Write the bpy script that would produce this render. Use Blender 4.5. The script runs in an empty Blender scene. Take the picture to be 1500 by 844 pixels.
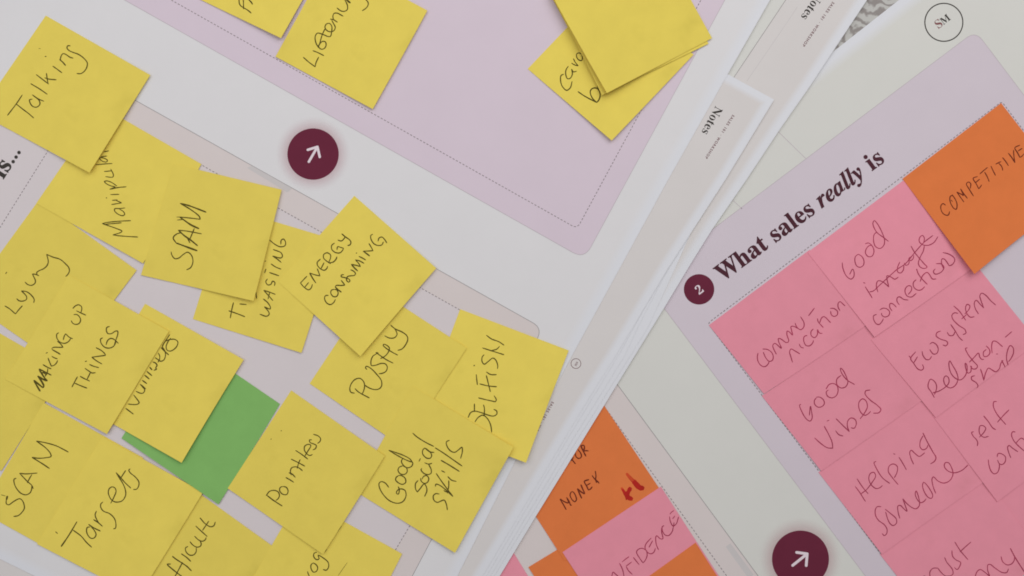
import bpy, bmesh, math, random
import numpy as np
from mathutils import Vector

# ------------------------------------------------------------------ camera, world, lights
S = bpy.context.scene
COL = S.collection
random.seed(7)
PX = 0.442e-3          # metres per photo pixel on the table (a sticky note is 76 mm wide)
CAM_H = 0.62           # camera height above the table

cam_d = bpy.data.cameras.new("camera")
cam_d.sensor_width = 36.0
cam_d.lens = 36.0 * CAM_H / (1500 * PX)
cam_d.clip_start, cam_d.clip_end = 0.01, 20.0
cam = bpy.data.objects.new("camera", cam_d)
cam.location = (0, 0, CAM_H)
COL.objects.link(cam)
S.camera = cam

w = bpy.data.worlds.new("World")
S.world = w
w.use_nodes = True
w.node_tree.nodes["Background"].inputs[0].default_value = (0.97, 0.965, 1.0, 1)
w.node_tree.nodes["Background"].inputs[1].default_value = 0.20


def area(name, loc, target, size, energy, col):
    d = bpy.data.lights.new(name, 'AREA')
    d.shape = 'SQUARE'
    d.size = size
    d.energy = energy
    d.color = col
    o = bpy.data.objects.new(name, d)
    o.location = loc
    o.rotation_euler = (Vector(target) - Vector(loc)).to_track_quat('-Z', 'Y').to_euler()
    COL.objects.link(o)


area("window_light", (0.55, 0.80, 1.05), (-0.05, 0.05, 0), 1.0, 8.0, (1.0, 0.98, 0.955))
area("fill_light", (-0.50, 0.35, 1.15), (-0.15, 0.05, 0), 1.6, 8.4, (0.97, 0.975, 1.0))  # added soft fill, makes the upper left brighter than the lower right

S.view_settings.view_transform = 'Standard'
S.view_settings.look = 'None'
S.view_settings.exposure = 0.0
S.view_settings.gamma = 1.0
S.render.engine = 'CYCLES'
S.cycles.filter_width = 1.8      # the phone lens is a little soft


# ------------------------------------------------------------------ helpers
def W(x, y, z):
    """photo pixel + height above the table -> point on the table scene (metres)"""
    k = PX * (CAM_H - z) / CAM_H
    return Vector(((x - 750) * k, -(y - 422) * k, z))


def paper(name, col, var=0.05, rough=0.85, bump=0.12, scale=60.0, smudge=0.0, pad=0.0):
    m = bpy.data.materials.new(name)
    m.use_nodes = True
    nt = m.node_tree
    b = nt.nodes["Principled BSDF"]
    b.inputs["Roughness"].default_value = rough
    b.inputs["Specular IOR Level"].default_value = 0.18
    tc = nt.nodes.new("ShaderNodeTexCoord")
    n1 = nt.nodes.new("ShaderNodeTexNoise")
    n1.inputs["Scale"].default_value = scale
    n1.inputs["Detail"].default_value = 5
    n1.inputs["Roughness"].default_value = 0.6
    r1 = nt.nodes.new("ShaderNodeValToRGB")
    r1.color_ramp.elements[0].position = 0.3
    r1.color_ramp.elements[1].position = 0.7
    lo = [c * (1 - var) for c in col]
    hi = [min(1, c * (1 + var)) for c in col]
    r1.color_ramp.elements[0].color = (*lo, 1)
    r1.color_ramp.elements[1].color = (*hi, 1)
    L = nt.links.new
    L(tc.outputs["Object"], n1.inputs["Vector"])
    L(n1.outputs["Fac"], r1.inputs["Fac"])
    out = r1.outputs["Color"]
    if smudge:
        # finger-marks and faint pen transfer: small patches with a shape of their own
        n3 = nt.nodes.new("ShaderNodeTexNoise")
        n3.inputs["Scale"].default_value = 38
        n3.inputs["Detail"].default_value = 3
        r3 = nt.nodes.new("ShaderNodeValToRGB")
        r3.color_ramp.elements[0].position = 0.60
        r3.color_ramp.elements[1].position = 0.78
        r3.color_ramp.elements[0].color = (0, 0, 0, 1)
        r3.color_ramp.elements[1].color = (smudge, smudge, smudge, 1)
        mx = nt.nodes.new("ShaderNodeMixRGB")
        mx.blend_type = 'MULTIPLY'
        mx.inputs[2].default_value = (0.72, 0.72, 0.62, 1)
        L(tc.outputs["Object"], n3.inputs["Vector"])
        L(n3.outputs["Fac"], r3.inputs["Fac"])
        L(r3.outputs["Color"], mx.inputs[0])
        L(out, mx.inputs[1])
        out = mx.outputs[0]
    if pad:
        # sheets from different pads and ages: a little lighter or darker from note to note
        oi = nt.nodes.new("ShaderNodeObjectInfo")
        mr = nt.nodes.new("ShaderNodeMapRange")
        mr.inputs["To Min"].default_value = 1 - pad
        mr.inputs["To Max"].default_value = 1 + pad
        hv = nt.nodes.new("ShaderNodeHueSaturation")
        L(oi.outputs["Random"], mr.inputs["Value"])
        L(mr.outputs["Result"], hv.inputs["Value"])
        L(out, hv.inputs["Color"])
        out = hv.outputs["Color"]
    L(out, b.inputs["Base Color"])
    n2 = nt.nodes.new("ShaderNodeTexNoise")
    n2.inputs["Scale"].default_value = 900
    n2.inputs["Detail"].default_value = 4
    bp = nt.nodes.new("ShaderNodeBump")
    bp.inputs["Strength"].default_value = bump
    bp.inputs["Distance"].default_value = 0.0004
    L(tc.outputs["Object"], n2.inputs["Vector"])
    L(n2.outputs["Fac"], bp.inputs["Height"])
    L(bp.outputs["Normal"], b.inputs["Normal"])
    return m


def faded(name, col, base):
    """print that fades softly into the unprinted margin (attribute 'ink')"""
    m = paper(name, col, 0.012, bump=0.05, scale=25)
    nt = m.node_tree
    b = nt.nodes["Principled BSDF"]
    src = b.inputs["Base Color"].links[0].from_socket
    at = nt.nodes.new("ShaderNodeAttribute")
    at.attribute_name = "ink"
    mx = nt.nodes.new("ShaderNodeMixRGB")
    mx.inputs[1].default_value = (*base, 1)
    nt.links.new(at.outputs["Fac"], mx.inputs[0])
    nt.links.new(src, mx.inputs[2])
    nt.links.new(mx.outputs[0], b.inputs["Base Color"])
    return m


def halo_mat(name, col):
    m = bpy.data.materials.new(name)
    m.use_nodes = True
    nt = m.node_tree
    b = nt.nodes["Principled BSDF"]
    b.inputs["Base Color"].default_value = (*col, 1)
    b.inputs["Roughness"].default_value = 0.9
    b.inputs["Specular IOR Level"].default_value = 0.1
    at = nt.nodes.new("ShaderNodeAttribute")
    at.attribute_name = "ink"
    nt.links.new(at.outputs["Fac"], b.inputs["Alpha"])
    return m


WHITE = (0.805, 0.81, 0.845)
M = {
    'sheet': paper("white_paper", WHITE, 0.01, bump=0.05, scale=20),
    'printA': faded("worksheet_print", (0.80, 0.782, 0.786), WHITE),
    'printS': faded("worksheet_print_cream", (0.75, 0.742, 0.695), WHITE),
    'beige': faded("notes_print", (0.755, 0.715, 0.695), WHITE),
    'lilac': paper("lilac_print", (0.75, 0.637, 0.715), 0.015, bump=0.05, scale=25),
    'lilac2': paper("pale_lilac_print", (0.715, 0.632, 0.690), 0.015, bump=0.05, scale=25),
    'panel': paper("beige_print", (0.755, 0.675, 0.655), 0.015, bump=0.05, scale=25),
    'panel_in': paper("inner_print", (0.755, 0.685, 0.69), 0.015, bump=0.05, scale=25),
    'green_tint': paper("pale_green_print", (0.75, 0.745, 0.70), 0.015, bump=0.05, scale=25),
    'yellow': paper("yellow_note_paper", (0.89, 0.712, 0.125), 0.03, smudge=0.3, pad=0.035),
    'pink': paper("pink_note_paper", (0.90, 0.325, 0.41), 0.03, smudge=0.2, pad=0.02),
    'orange': paper("orange_note_paper", (0.84, 0.222, 0.064), 0.035),
    'green': paper("green_note_paper", (0.255, 0.53, 0.15), 0.03),
    'ink_yellow': paper("black_pen", (0.105, 0.082, 0.012), 0.3, bump=0),
    'ink_pink': paper("pen_on_pink", (0.42, 0.05, 0.105), 0.2, bump=0),
    'ink_orange': paper("pen_on_orange", (0.17, 0.026, 0.012), 0.3, bump=0),
    'ink_red': paper("red_marker", (0.52, 0.022, 0.016), 0.2, bump=0),
    'ink_red_thin': paper("thin_red_marker", (0.64, 0.075, 0.025), 0.2, bump=0),
    'dash': paper("dash_print", (0.31, 0.26, 0.27), 0.1, bump=0),
    'hair': paper("hairline_print", (0.58, 0.51, 0.54), 0.05, bump=0),
    'hair_dark': paper("dark_hairline_print", (0.40, 0.375, 0.365), 0.05, bump=0),
    'black': paper("black_print", (0.055, 0.048, 0.042), 0.1, bump=0),
    'maroon_text': paper("maroon_text_print", (0.085, 0.024, 0.036), 0.1, bump=0),
    'small_text': paper("small_maroon_text_print", (0.17, 0.06, 0.07), 0.1, bump=0),
    'maroon': paper("maroon_print", (0.155, 0.022, 0.048), 0.05, bump=0.05),
    'badge_text': paper("badge_white_print", (0.86, 0.74, 0.79), 0.02, bump=0),
    'halo': halo_mat("badge_halo_print", (0.68, 0.45, 0.48)),
    'tab': paper("grey_tab_print", (0.66, 0.62, 0.61), 0.02, bump=0),
    's_letter': paper("rose_letter_print", (0.25, 0.10, 0.10), 0.1, bump=0),
}


def new_obj(name, verts, faces, mat, parent=None, origin=None, ink=None, smooth=False):
    """one mesh object; verts are world points, stored relative to ORIGIN (the thing's base)"""
    if parent is not None:
        origin = parent["_o"]
    o3 = Vector(origin) if origin is not None else Vector((0, 0, 0))
    me = bpy.data.meshes.new(name)
    me.from_pydata([tuple(Vector(v) - o3) for v in verts], [], faces)
    me.materials.append(mat)
    if ink is not None:
        a = me.attributes.new("ink", 'FLOAT', 'POINT')
        a.data.foreach_set("value", ink)
    if smooth:
        for p in me.polygons:
            p.use_smooth = True
    me.update()
    o = bpy.data.objects.new(name, me)
    COL.objects.link(o)
    if parent is None:
        o.location = o3
    else:
        o.parent = parent
    o["_o"] = [float(c) for c in o3]
    return o


def tag(o, label, cat, group=None):
    o["label"] = label
    o["category"] = cat
    if group:
        o["group"] = group


def tri_poly(pts):
    """triangulated polygon (handles concave outlines) -> list of index triples, facing up"""
    from mathutils.geometry import tessellate_polygon
    t = tessellate_polygon([[Vector((p[0], -p[1], 0)) for p in pts]])
    out = []
    for a, b, c in t:
        A, B, C = (Vector((pts[i][0], -pts[i][1])) for i in (a, b, c))
        cr = (B - A).cross(C - A)
        out.append((a, b, c) if cr > 0 else (c, b, a))
    return out


def slab(name, pts, z, th, mat):
    """a sheet of paper: outline in pixels, top at z, thickness th"""
    cx = sum(p[0] for p in pts) / len(pts)
    cy = sum(p[1] for p in pts) / len(pts)
    top = [W(x, y, z) for x, y in pts]
    bot = [Vector((v.x, v.y, z - th)) for v in top]
    n = len(pts)
    f = tri_poly(pts)
    faces = list(f) + [tuple(i + n for i in reversed(t)) for t in f]
    for i in range(n):
        j = (i + 1) % n
        faces.append((i, j, j + n, i + n))
    o = new_obj(name, top + bot, faces, mat, origin=W(cx, cy, z))
    bm = bmesh.new()
    bm.from_mesh(o.data)
    bmesh.ops.recalc_face_normals(bm, faces=bm.faces)
    bm.to_mesh(o.data)
    bm.free()
    return o


def flat(name, pts, z, mat, parent):
    return new_obj(name, [W(x, y, z) for x, y in pts], tri_poly(pts), mat, parent)


def inset(pts, d):
    n = len(pts)
    ar = sum(pts[i][0] * pts[(i + 1) % n][1] - pts[(i + 1) % n][0] * pts[i][1] for i in range(n))
    sg = 1 if ar > 0 else -1
    out = []
    for i in range(n):
        p0, p1, p2 = (Vector(pts[(i + k) % n]) for k in (-1, 0, 1))
        a = (p1 - p0).normalized()
        b = (p2 - p1).normalized()
        na, nb = Vector((-a.y, a.x)) * sg, Vector((-b.y, b.x)) * sg
        m = (na + nb)
        m = m / max(0.3, m.dot(na))
        out.append(tuple(p1 + m * d))
    return out


def print_area(name, pts, d, fade, z, mat, parent):
    a, b = inset(pts, d), inset(pts, d + fade)
    n = len(pts)
    verts = [W(x, y, z) for x, y in a] + [W(x, y, z) for x, y in b]
    faces = [tuple(i + n for i in t) for t in tri_poly(b)]
    for i in range(n):
        j = (i + 1) % n
        faces.append((i, j, j + n, i + n))
    o = new_obj(name, verts, faces, mat, parent, ink=[0.0] * n + [1.0] * n)
    bm = bmesh.new()
    bm.from_mesh(o.data)
    for f in bm.faces:
        f.normal_update()
        if f.normal.z < 0:
            f.normal_flip()
    bm.to_mesh(o.data)
    bm.free()
    return o


def ring(c, r, n=64):
    return [(c[0] + r * math.cos(2 * math.pi * i / n), c[1] + r * math.sin(2 * math.pi * i / n)) for i in range(n)]


def line_mesh(name, polylines, width, z, mat, parent, dash=None, closed=False):
    verts, faces = [], []

    def quad(p, q):
        p, q = Vector(p), Vector(q)
        d = (q - p)
        if d.length < 1e-6:
            return
        nrm = Vector((-d.y, d.x)).normalized() * width / 2
        i = len(verts)
        for r in (p + nrm, q + nrm, q - nrm, p - nrm):
            verts.append(W(r.x, r.y, z))
        faces.append((i, i + 1, i + 2, i + 3))
    for pl in polylines:
        if dash is None:
            for p, q in zip(pl, pl[1:]):
                quad(p, q)
            continue
        on, off = dash
        t, pen = 0.0, 0.0
        for p, q in zip(pl, pl[1:]):
            p, q = Vector(p), Vector(q)
            ln = (q - p).length
            d = (q - p) / ln
            s = -pen
            while s < ln:
                a, b = max(0, s), min(ln, s + on)
                if b > a:
                    quad(p + d * a, p + d * b)
                s += on + off
            pen = (ln + pen) % (on + off)
    return new_obj(name, verts, faces, mat, parent)


def arc(c, r, a0, a1, n=10):
    return [(c[0] + r * math.cos(math.radians(a0 + (a1 - a0) * i / n)),
             c[1] + r * math.sin(math.radians(a0 + (a1 - a0) * i / n))) for i in range(n + 1)]


def rounded(p0, p1, p2, r, n=8):
    """points rounding the corner p1 between p0 and p2"""
    p0, p1, p2 = Vector(p0), Vector(p1), Vector(p2)
    a, b = p1 + (p0 - p1).normalized() * r, p1 + (p2 - p1).normalized() * r
    out = []
    for i in range(n + 1):
        t = i / n
        out.append(tuple(a * (1 - t) ** 2 + p1 * 2 * t * (1 - t) + b * t * t))
    return out


# serif letters: bold mathematical alphabets of Blender's own built-in font
def bold(s):
    o = ''
    for c in s:
        if 'A' <= c <= 'Z':
            o += chr(0x1D400 + ord(c) - 65)
        elif 'a' <= c <= 'z':
            o += chr(0x1D41A + ord(c) - 97)
        elif '0' <= c <= '9':
            o += chr(0x1D7CE + ord(c) - 48)
        else:
            o += c
    return o


def bold_italic(s):
    return ''.join(chr(0x1D468 + ord(c) - 65) if c.isupper() else chr(0x1D482 + ord(c) - 97) for c in s)


def text(name, body, at, ang, width, z, mat, parent, spacing=1.0, anchor='left', hscale=1.0, heavy=0.0):
    """flat printed lettering: AT = pixel of the baseline start (or end), ANG in degrees (screen), WIDTH in px"""
    c = bpy.data.curves.new("tmp_text", 'FONT')
    c.body = body
    c.size = 1
    c.space_character = spacing
    c.offset = heavy
    to = bpy.data.objects.new("tmp_text", c)
    COL.objects.link(to)
    dg = bpy.context.evaluated_depsgraph_get()
    me = bpy.data.meshes.new_from_object(to.evaluated_get(dg))
    bpy.data.objects.remove(to)
    bpy.data.curves.remove(c)
    xs = [v.co.x for v in me.vertices]
    x0, x1 = min(xs), max(xs)
    k = width / (x1 - x0)
    ca, sa = math.cos(math.radians(ang)), math.sin(math.radians(ang))
    ref = x0 if anchor == 'left' else (x1 if anchor == 'right' else (x0 + x1) / 2)
    verts = []
    for v in me.vertices:
        u, t = (v.co.x - ref) * k, v.co.y * k * hscale
        # right = (ca, -sa) on screen, up = (-sa, -ca) on screen
        verts.append(W(at[0] + u * ca - t * sa, at[1] - u * sa - t * ca, z))
    faces = [tuple(p.vertices) for p in me.polygons]
    bpy.data.meshes.remove(me)
    return new_obj(name, verts, faces, mat, parent)


def arrow_badge(parent, c, r, tail, tip, h1, h2, z, sw, halo_r):
    b = flat('arrow_badge', ring(c, r, 72), z + 4e-5, M['maroon'], parent)
    # printed soft ring round the badge
    n, steps = 72, 8
    verts, faces, ink = [], [], []
    for k in range(steps + 1):
        t = k / steps
        rr = r - 1 + (halo_r - r + 1) * t
        for p in ring(c, rr, n):
            verts.append(W(p[0], p[1], z + 2e-5))
            ink.append(0.42 * (1 - t) ** 1.5)
    for k in range(steps):
        for i in range(n):
            j = (i + 1) % n
            faces.append((k * n + i, (k + 1) * n + i, (k + 1) * n + j, k * n + j))
    h = new_obj('soft_ring', verts, faces, M['halo'], b, ink=ink)
    # arrow: three round-ended bars, each a hair above the last
    verts, faces = [], []
    for lv, (p, q) in enumerate(((tail, tip), (h1, tip), (h2, tip))):
        p, q = Vector(p), Vector(q)
        d = (q - p).normalized()
        a0 = math.degrees(math.atan2(d.y, d.x))
        out = arc(q, sw / 2, a0 - 90, a0 + 90, 8) + arc(p, sw / 2, a0 + 90, a0 + 270, 8)
        i = len(verts)
        verts += [W(x, y, z + 6e-5 + lv * 1e-5) for x, y in out]
        faces.append(tuple(range(i + len(out) - 1, i - 1, -1)))
    new_obj('arrow', verts, faces, M['badge_text'], b)
    return b


# ------------------------------------------------------------------ table
tv = [W(-900, -700, 0), W(2600, -700, 0), W(2600, 1600, 0), W(-900, 1600, 0)]
tb = new_obj("table_top", [v for v in tv] + [v - Vector((0, 0, 0.03)) for v in tv],
             [(3, 2, 1, 0), (4, 5, 6, 7), (0, 1, 5, 4), (1, 2, 6, 5), (2, 3, 7, 6), (3, 0, 4, 7)],
             paper("table_laminate", (0.45, 0.43, 0.40), 0.05, rough=0.5), origin=(0, 0, 0))
tb["kind"] = "structure"

# ------------------------------------------------------------------ sheets of paper, bottom to top
TH = 1.3e-4
Z_P, Z_S, Z_C, Z_D, Z_E, Z_F, Z_B, Z_A = 0.00025, 0.0007, 0.0023, 0.0026, 0.0029, 0.0032, 0.0035, 0.0039
EPS = 3e-5

# the sheet with a printed grey picture, only its corner shows
picP = [(1000, 330), (1500, -60), (1330, -280), (830, 110)]
mp = paper("grey_picture_print", (0.4, 0.4, 0.4), 0.1)
nt = mp.node_tree
bs = nt.nodes["Principled BSDF"]
tc = nt.nodes.new("ShaderNodeTexCoord")
mpn = nt.nodes.new("ShaderNodeMapping")
mpn.inputs["Rotation"].default_value = (0, 0, math.radians(12))
mpn.inputs["Scale"].default_value = (1, 1, 1)
nz = nt.nodes.new("ShaderNodeTexWave")
nz.wave_type = 'BANDS'
nz.bands_direction = 'Y'
nz.inputs["Scale"].default_value = 46.0
nz.inputs["Distortion"].default_value = 11.0
nz.inputs["Detail"].default_value = 3.0
nz.inputs["Detail Scale"].default_value = 1.6
rp = nt.nodes.new("ShaderNodeValToRGB")
rp.color_ramp.elements[0].position = 0.12
rp.color_ramp.elements[0].color = (0.33, 0.30, 0.285, 1)
rp.color_ramp.elements[1].position = 0.6
rp.color_ramp.elements[1].color = (0.58, 0.57, 0.54, 1)
nt.links.new(tc.outputs["Object"], mpn.inputs[0])
nt.links.new(mpn.outputs[0], nz.inputs["Vector"])
nt.links.new(nz.outputs["Fac"], rp.inputs["Fac"])
nt.links.new(rp.outputs["Color"], bs.inputs["Base Color"])
sP = slab("picture_sheet", picP, Z_P, TH, M['sheet'])
tag(sP, "sheet with a printed grey streaky picture, only its corner showing under the other sheets", "printed sheet")
flat('printed_picture', inset(picP, 6), Z_P + EPS, mp, sP)

# right-hand worksheet
uS, vS = Vector((0.786, -0.618)), Vector((0.605, 0.796))
TL = Vector((1219, 77)) - uS * 900
TR = TL + uS * 1576
polyS = [tuple(TL), tuple(TR), tuple(TR + vS * 1000), tuple(TL + vS * 1000)]
sS = slab("worksheet", polyS, Z_S, TH, M['sheet'])
tag(sS, "right-hand cream worksheet headed What sales really is, with pink and orange notes", "worksheet",
    "printed workshop sheets")
zs = Z_S + EPS
print_area('printed_background', polyS, 9, 15, zs, M['printS'], sS)
z1 = zs + EPS
pr = (1429, 45.5)
a2 = (943, 412)
far_r = (1428.5 + 560, 43 + 560 * 1.33)
far_l = (943 + 700, 412 + 700 * 1.33)
flat('lilac_panel', [a2] + rounded(a2, pr, far_r, 17) + [far_r, far_l], z1, M['lilac2'], sS)
line_mesh('panel_outline', [[a2] + rounded(a2, pr, far_r, 17) + [far_r], [a2, far_l]], 0.8, z1 + EPS, M['hair'], sS)
d_tl, d_tr = (1037, 473.5), (1467.5, 149)
line_mesh('dashed_border', [[(d_tl[0] + 500, d_tl[1] + 500 * 1.335)] + rounded((d_tl[0] + 500, d_tl[1] + 667), d_tl, d_tr, 4, 3)
                            + rounded(d_tl, d_tr, (1967, 815), 4, 3) + [(1900, 725)]], 1.35, z1 + EPS, M['dash'], sS, dash=(3.3, 2.4))
b1 = (904 - 120, 563 - 120 * 1.36)
flat('beige_panel', [b1, (904 + 330, 563 + 330 * 1.36), (904, 1150), (500, 640)], z1, M['panel'], sS)
line_mesh('panel_outline', [[b1, (904 + 330, 563 + 330 * 1.36)]], 1.0, z1 + EPS, M['hair_dark'], sS)
line_mesh('dashed_border', [[(845, 541), (885.5, 596), (1066, 846), (1200, 1031)]], 1.2, z1 + EPS, M['dash'], sS, dash=(3.3, 2.4))
flat('grey_tab', [(1063, 801), (1070, 796), (1104, 842), (1097, 848)], z1 + EPS * 0.5, M['tab'], sS)
line_mesh('thin_connector', [[(1132, 184), (1140, 193), (1181, 233)]], 0.8, z1, M['hair'], sS)
line_mesh('thin_connector', [[(1060, 283), (1072, 292), (1087, 306)]], 0.8, z1, M['hair'], sS)
nb = flat('number_badge', ring((1024, 424), 22.3), z1 + EPS, M['maroon'], sS)
text('numeral', bold('2'), (1028.0, 429.4), 37, 8.8, z1 + 2 * EPS, M['badge_text'], nb, anchor='mid')
text('heading', bold('What sales ') + bold_italic('really') + bold(' is'), (1058.4, 413.4), 36.6, 297, z1 + EPS, M['maroon_text'], sS, heavy=0.012)
arrow_badge(sS, (1172.6, 819), 41.7, (1161.2, 828.3), (1182.4, 811.4), (1167, 809.3), (1181, 828.5), z1, 4.0, 62)
lg = line_mesh('logo', [ring((1382.6, 32.8), 27.8, 72) + [(1410.4, 32.8)]], 1.7, z1, M['black'], sS)
text('letter', bold('S'), (1375.2, 42.4), 38, 8.6, z1, M['s_letter'], lg)
text('letter', bold('M'), (1382.2, 36.9), 38, 14.0, z1, M['black'], lg)

# outermost notes page of the left pile
edgeC = [(1330, -92), (1270, 0), (1219, 77), (1186, 127), (1140, 193), (1095, 261), (1042, 338), (1009, 391), (973, 451),
         (930, 521), (904, 563), (856, 641), (784, 758), (732, 844), (590, 1075)]
polyC = edgeC + [(250, 900), (880, -240)]
sC = slab("notes_page", polyC, Z_C, TH, M['sheet'])
GP = "notes pages under the left worksheet"
tag(sC, "beige Notes page sticking out farthest at the top, beside the grey picture corner", "notes page", GP)
print_area('printed_background', polyC, 8, 9, Z_C + EPS, M['beige'], sC)
flat('pale_panel', [(1165, -20), (1076, 112), (1010, 160), (1050, -60)], Z_C + 2 * EPS, M['green_tint'], sC)
line_mesh('panel_outline', [[(1165, -21), (1151, 0), (1076, 112), (1020, 196)]], 0.9, Z_C + 3 * EPS, M['hair_dark'], sC)
line_mesh('fold_line', [[(1168, 10), (1155, 30), (1094, 119)]], 0.7, Z_C + 2 * EPS, M['tab'], sC)
text('heading', bold('Notes'), (1197.3, -11.2), -124.5, 43, Z_C + 2 * EPS, M['black'], sC)
text('small_heading', 'SALES 101 \u00b7 WORKSHOP', (1219.4, 2.5), -124.5, 78, Z_C + 2 * EPS, M['small_text'], sC, spacing=1.35, heavy=0.022)


# pages between, only their fanned edges show
def page(pts, z, label):
    o = slab("notes_page", pts, z, TH, M['sheet'])
    tag(o, label, "notes page", GP)
    return o


page([(1042, 290), (1016, 332), (990, 391), (950, 478), (921, 525), (845, 645), (722, 847), (585, 1070), (300, 900), (800, 250)], Z_D,
     "white page edge second from the outside of the fanned pile")
page([(1018, 330), (979, 393), (938, 472), (914, 523), (840, 642), (719, 843), (582, 1066), (300, 896), (780, 256)], Z_E,
     "white page edge in the middle of the fanned pile beside the orange note")
page([(995, 360), (952, 437), (908, 517), (835, 637), (716, 838), (579, 1061), (300, 892), (770, 250)], Z_F,
     "white page edge just under the Notes page with the small round logo")

# the Notes page whose corner and heading show
edgeB = [(1134, 146), (1064, 261), (980, 391), (902, 521), (868, 575), (828, 641), (713, 834), (575, 1060)]
polyB = edgeB + [(-400, 1150), (-400, -320), (285, -320)]
sB = slab("notes_page", polyB, Z_B, TH, M['sheet'])
tag(sB, "beige Notes page with its white corner and a small round logo showing", "notes page", GP)
print_area('printed_background', polyB, 8, 8, Z_B + EPS, M['beige'], sB)
text('heading', bold('Notes'), (1048.2, 155.0), -118.5, 43.5, Z_B + 2 * EPS, M['black'], sB)
text('small_heading', 'SALES 101 \u00b7 WORKSHOP', (1073.0, 168.0), -122.6, 75, Z_B + 2 * EPS, M['small_text'], sB, spacing=1.35, heavy=0.022)
lg = line_mesh('logo', [ring((843.7, 532.7), 7.2, 40) + [(850.9, 532.7)]], 0.8, Z_B + 2 * EPS, M['small_text'], sB)
text('letters', bold('SM'), (844.6, 529.4), -120, 6.6, Z_B + 2 * EPS, M['small_text'], lg)
text('small_heading', 'SALES 101 \u00b7 WORKSHOP', (808.4, 588.0), -119, 75, Z_B + 2 * EPS, M['small_text'], sB, spacing=1.35, heavy=0.022)

# left worksheet, on top of the pile
edgeA = [(1250, -216), (1128, 0), (1067, 107), (980, 261), (909, 391), (838, 521), (755, 675), (670, 844), (560, 1060)]
polyA = edgeA + [(480, 1062), (49, 843), (0, 819), (-400, 622), (-400, -216)]
sA = slab("worksheet", polyA, Z_A, TH, M['sheet'])
tag(sA, "left-hand white worksheet with lilac and beige panels, covered in yellow notes", "worksheet", "printed workshop sheets")
za = Z_A + EPS
print_area('printed_background', polyA, 7, 13, za, M['printA'], sA)
z1 = za + EPS
cA = (856, 379.5)
tl, tr = (182 - 400, 0 - 400 * 0.5637), (1060 + 120, -218)
flat('lilac_panel', [tl] + rounded(tl, cA, tr, 20) + [tr], z1, M['lilac'], sA)
line_mesh('panel_outline', [[tl] + rounded(tl, cA, tr, 20) + [tr]], 0.8, z1 + EPS, M['hair'], sA)
dA = (845.5, 335)
line_mesh('dashed_border', [[(249 - 300, 0 - 300 * .566)] + rounded((249, 0), dA, (1024, 0), 9, 5) + [(1024 + 110, -198)]],
          1.15, z1 + EPS, M['dash'], sA, dash=(3.2, 2.3))
pA = (795, 481)
p_c, p_b = (48, 63), (607 - 150, 838 + 150 * 1.9)
p_l = (48 - 270, 63 + 270 * 1.83)
flat('beige_panel', [p_l] + rounded(p_l, p_c, pA, 17) + rounded(p_c, pA, p_b, 17) + [p_b, (440, 975), (200, 846), (0, 740), (-300, 580)], z1, M['panel'], sA)
line_mesh('panel_outline', [[p_l] + rounded(p_l, p_c, pA, 17) + rounded(p_c, pA, p_b, 17) + [p_b]], 0.95, z1 + EPS, M['hair_dark'], sA)
q_tl, q_tr, q_b = (119, 143), (759, 502), (759 - 260, 502 + 260 * 1.69)
flat('inner_panel', [q_tl, q_tr, q_b, (330, 900), (-60, 700), (-205, 625)], z1 + EPS, M['panel_in'], sA)
line_mesh('dashed_border', [[(-260, 749), q_tl, q_tr, q_b]], 1.15, z1 + 2 * EPS, M['dash'], sA, dash=(3.2, 2.3))
flat('title_strip', [(46, 80), (117, 141), (-185, 618), (-205, 560)], z1 + EPS * 0.5, M['panel_in'], sA)
flat('grey_tab', [(362, 246), (369, 243), (428, 276), (421, 282)], z1 + EPS * 1.5, M['tab'], sA)
text('heading', bold('What sales is...'), (30.8, 222.3), 57.5, 232, z1 + 2 * EPS, M['black'], sA, anchor='right', heavy=0.012)
arrow_badge(sA, (458.6, 225.8), 37.6, (452.4, 237), (465, 215.2), (450.8, 219.6), (468.4, 230), z1, 3.6, 56)

# ------------------------------------------------------------------ height of what lies under each note
RES = 3.0
HX0, HY0, HX1, HY1 = -320, -330, 1800, 1120
GX = np.arange(HX0, HX1, RES)
GY = np.arange(HY0, HY1, RES)
XX, YY = np.meshgrid(GX, GY)


def inside(poly):
    r = np.zeros(XX.shape, bool)
    n = len(poly)
    for i in range(n):
        (x0, y0), (x1, y1) = poly[i], poly[(i + 1) % n]
        if abs(y1 - y0) < 1e-9:
            continue
        c = ((y0 > YY) != (y1 > YY)) & (XX < (x1 - x0) * (YY - y0) / (y1 - y0) + x0)
        r ^= c
    return r


H = np.zeros(XX.shape)
H[inside(polyS)] = Z_S + 1.4e-4


def h_at(x, y):
    i = int(np.clip(round((y - HY0) / RES), 2, H.shape[0] - 3))
    j = int(np.clip(round((x - HX0) / RES), 2, H.shape[1] - 3))
    return H[i - 2:i + 3, j - 2:j + 3].max()


NOTE_N = 22
NOTE_TH = 1.0e-4


class Sheet:
    pass


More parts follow.
